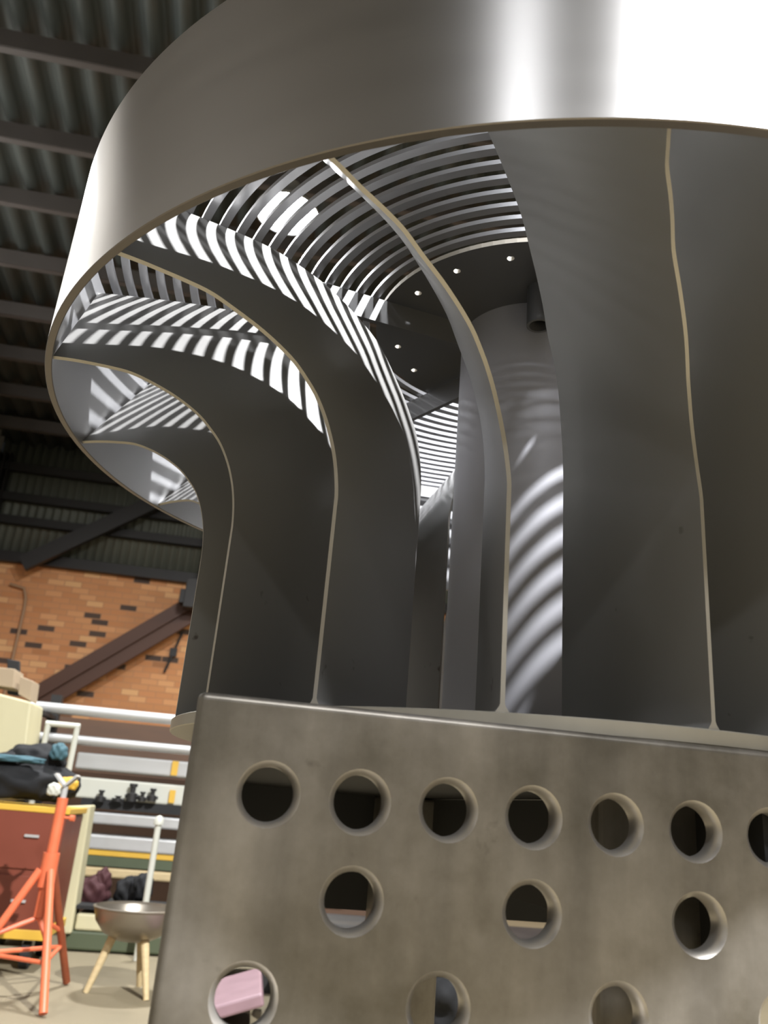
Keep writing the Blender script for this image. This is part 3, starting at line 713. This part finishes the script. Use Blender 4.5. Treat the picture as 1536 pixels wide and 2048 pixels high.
# cream sack right of cabinet
def panel(name, quad, Y, dy, label, m, cat, bevel=.01):
    P = [at(px, py, Y) for px, py in quad]; V = P+[p+BN*dy for p in P]; mb = MB()
    mb.add(V, [(0, 1, 2, 3), (7, 6, 5, 4), (0, 4, 5, 1), (1, 5, 6, 2), (2, 6, 7, 3), (3, 7, 4, 0)])
    zmin = min(p.z for p in V); c = sum(V, Vector())/8
    o = mb.build(name, M[m], loc=Vector((c.x, c.y, zmin)), bevel=bevel); return lab(o, label, cat)
panel('plastic_sheet_roll', [(132, 1612), (182, 1610), (142, 1868), (118, 1868)], 5.32, .18, 'tall pale yellow plastic roll leaning between red cabinet and rack', 'cream', 'roll')
# cream sack and boxes at far left
panel('cream_drum', [(-60, 1385), (8, 1380), (62, 1402), (40, 1530), (-60, 1530)][:4] and [(-60, 1372), (62, 1404), (38, 1600), (-60, 1600)], 5.3, .34, 'tall pale cream wrapped drum at the left edge behind the jackets', 'cream', 'drum')
panel('cardboard_box', [(-40, 1330), (30, 1338), (26, 1376), (-40, 1366)], 5.33, .22, 'grey cardboard box on top of the cream drum at the left edge', 'card', 'box', .004)
panel('cardboard_box', [(40, 1352), (66, 1362), (60, 1402), (36, 1388)], 5.33, .18, 'small tilted cardboard box at the right edge of the cream drum top', 'card', 'box', .004)
panel('black_bin_lid', [(14, 1318), (39, 1322), (39, 1392), (14, 1388)], 5.58, .03, 'black plastic piece wedged between the two cardboard boxes', 'rubber', 'lid', .004)
# conduit down the brickwork
mb = MB(); a = at(20, 1168, YB-.05); b = at(47, 1182, YB-.05); c = at(49, 1215, YB-.05); d = at(24, 1345, YB-.05)
b.z = at(40, 1176, YB-.05).z; d = Vector((c.x, c.y, .3))
mb.tube([a, b, b.lerp(c, .5)+BM*.02, c, d], .022, 10); lab(mb.build('conduit_pipe', M['conduit'], smooth=True), 'thin pale conduit running down the brick wall at its left end', 'pipe')
# hanging cable with junction on the brick wall
mb = MB(); a = at(365, 1265, YB-.04); b = at(328, 1345, YB-.04); mb.tube([a, b], .018, 8); m_ = a.lerp(b, .5); mb.box(m_, .1, .04, .12)
lab(mb.build('cable_drop', M['darksteel']), 'dark cable with a small junction box on the brick wall right of the dark diagonal band', 'cable')
# dark hoist block under the girt beside the rotor
mb = MB(); p = at(392, 1190, YB-.6); mb.box(p, .3, .25, .42); mb.box(p+Vector((-.12, 0, -.05)), .2, .2, .2); mb.tube([p, Vector((p.x, p.y, roofz(YB-.6)-.1))], .02, 8)
lab(mb.build('hoist_block', M['darksteel'], bevel=.02), 'dark hoist block hanging by the brick wall beside the rotor edge', 'hoist')

# ================================================================== SEEN THROUGH THE LOW HOLES
XA, YA = Vector((1, 0, 0)), Vector((0, 1, 0))
ax2 = (Vector((.94, .1, .30)).normalized(), Vector((-.12, 1, 0)).normalized(), Vector((-.30, -.05, .94)).normalized())
mb = MB(); mb.box(Vector((-.50, 3.95, .085)), .34, .55, .05, ax=ax2)
lab(mb.build('pink_sheet_bundle', M['pink'], bevel=.01), 'pink plastic covered bundle tilted on the floor behind the table', 'bundle')
mb = MB(); c_ = Vector((-.09, 4.1, .13))
for x_, y_, w_, d_ in ((0, -.24, .42, .02), (0, .24, .42, .02), (-.2, 0, .02, .46), (.2, 0, .02, .46)): mb.box(c_+Vector((x_+.03, y_, 0)), w_, d_, .26, ax=(XA, YA, UZ))
mb.box(c_+Vector((.03, 0, -.12)), .42, .48, .02, ax=(XA, YA, UZ))
lab(mb.build('parts_crate', M['scale']), 'open black crate on the floor behind the table beside the pink bundle', 'crate')
blob('black_sack', [(Vector((.45, 4.1, .16)), (.22, .25, .17))], 'black sack on the floor behind the table, right of the black crate', 'cloth', 'sack', 9)
blob('white_rag', [(Vector((.40, 3.90, .285)), (.06, .04, .02))], 'small white rag lying on the black sack behind the table', 'white', 'rag', 11)
mb = MB()
for k in range(4): mb.box(B(1.0+.03*k, 4.85, .13+.05*k), 2.1, .6, .04)
for x_ in (.3, 1.7): mb.box(B(x_, 4.85, .055), .12, .6, .11)
lab(mb.build('plate_stack', M['darksteel']), 'low stack of dark steel plates on the floor far behind the table', 'steel plates')
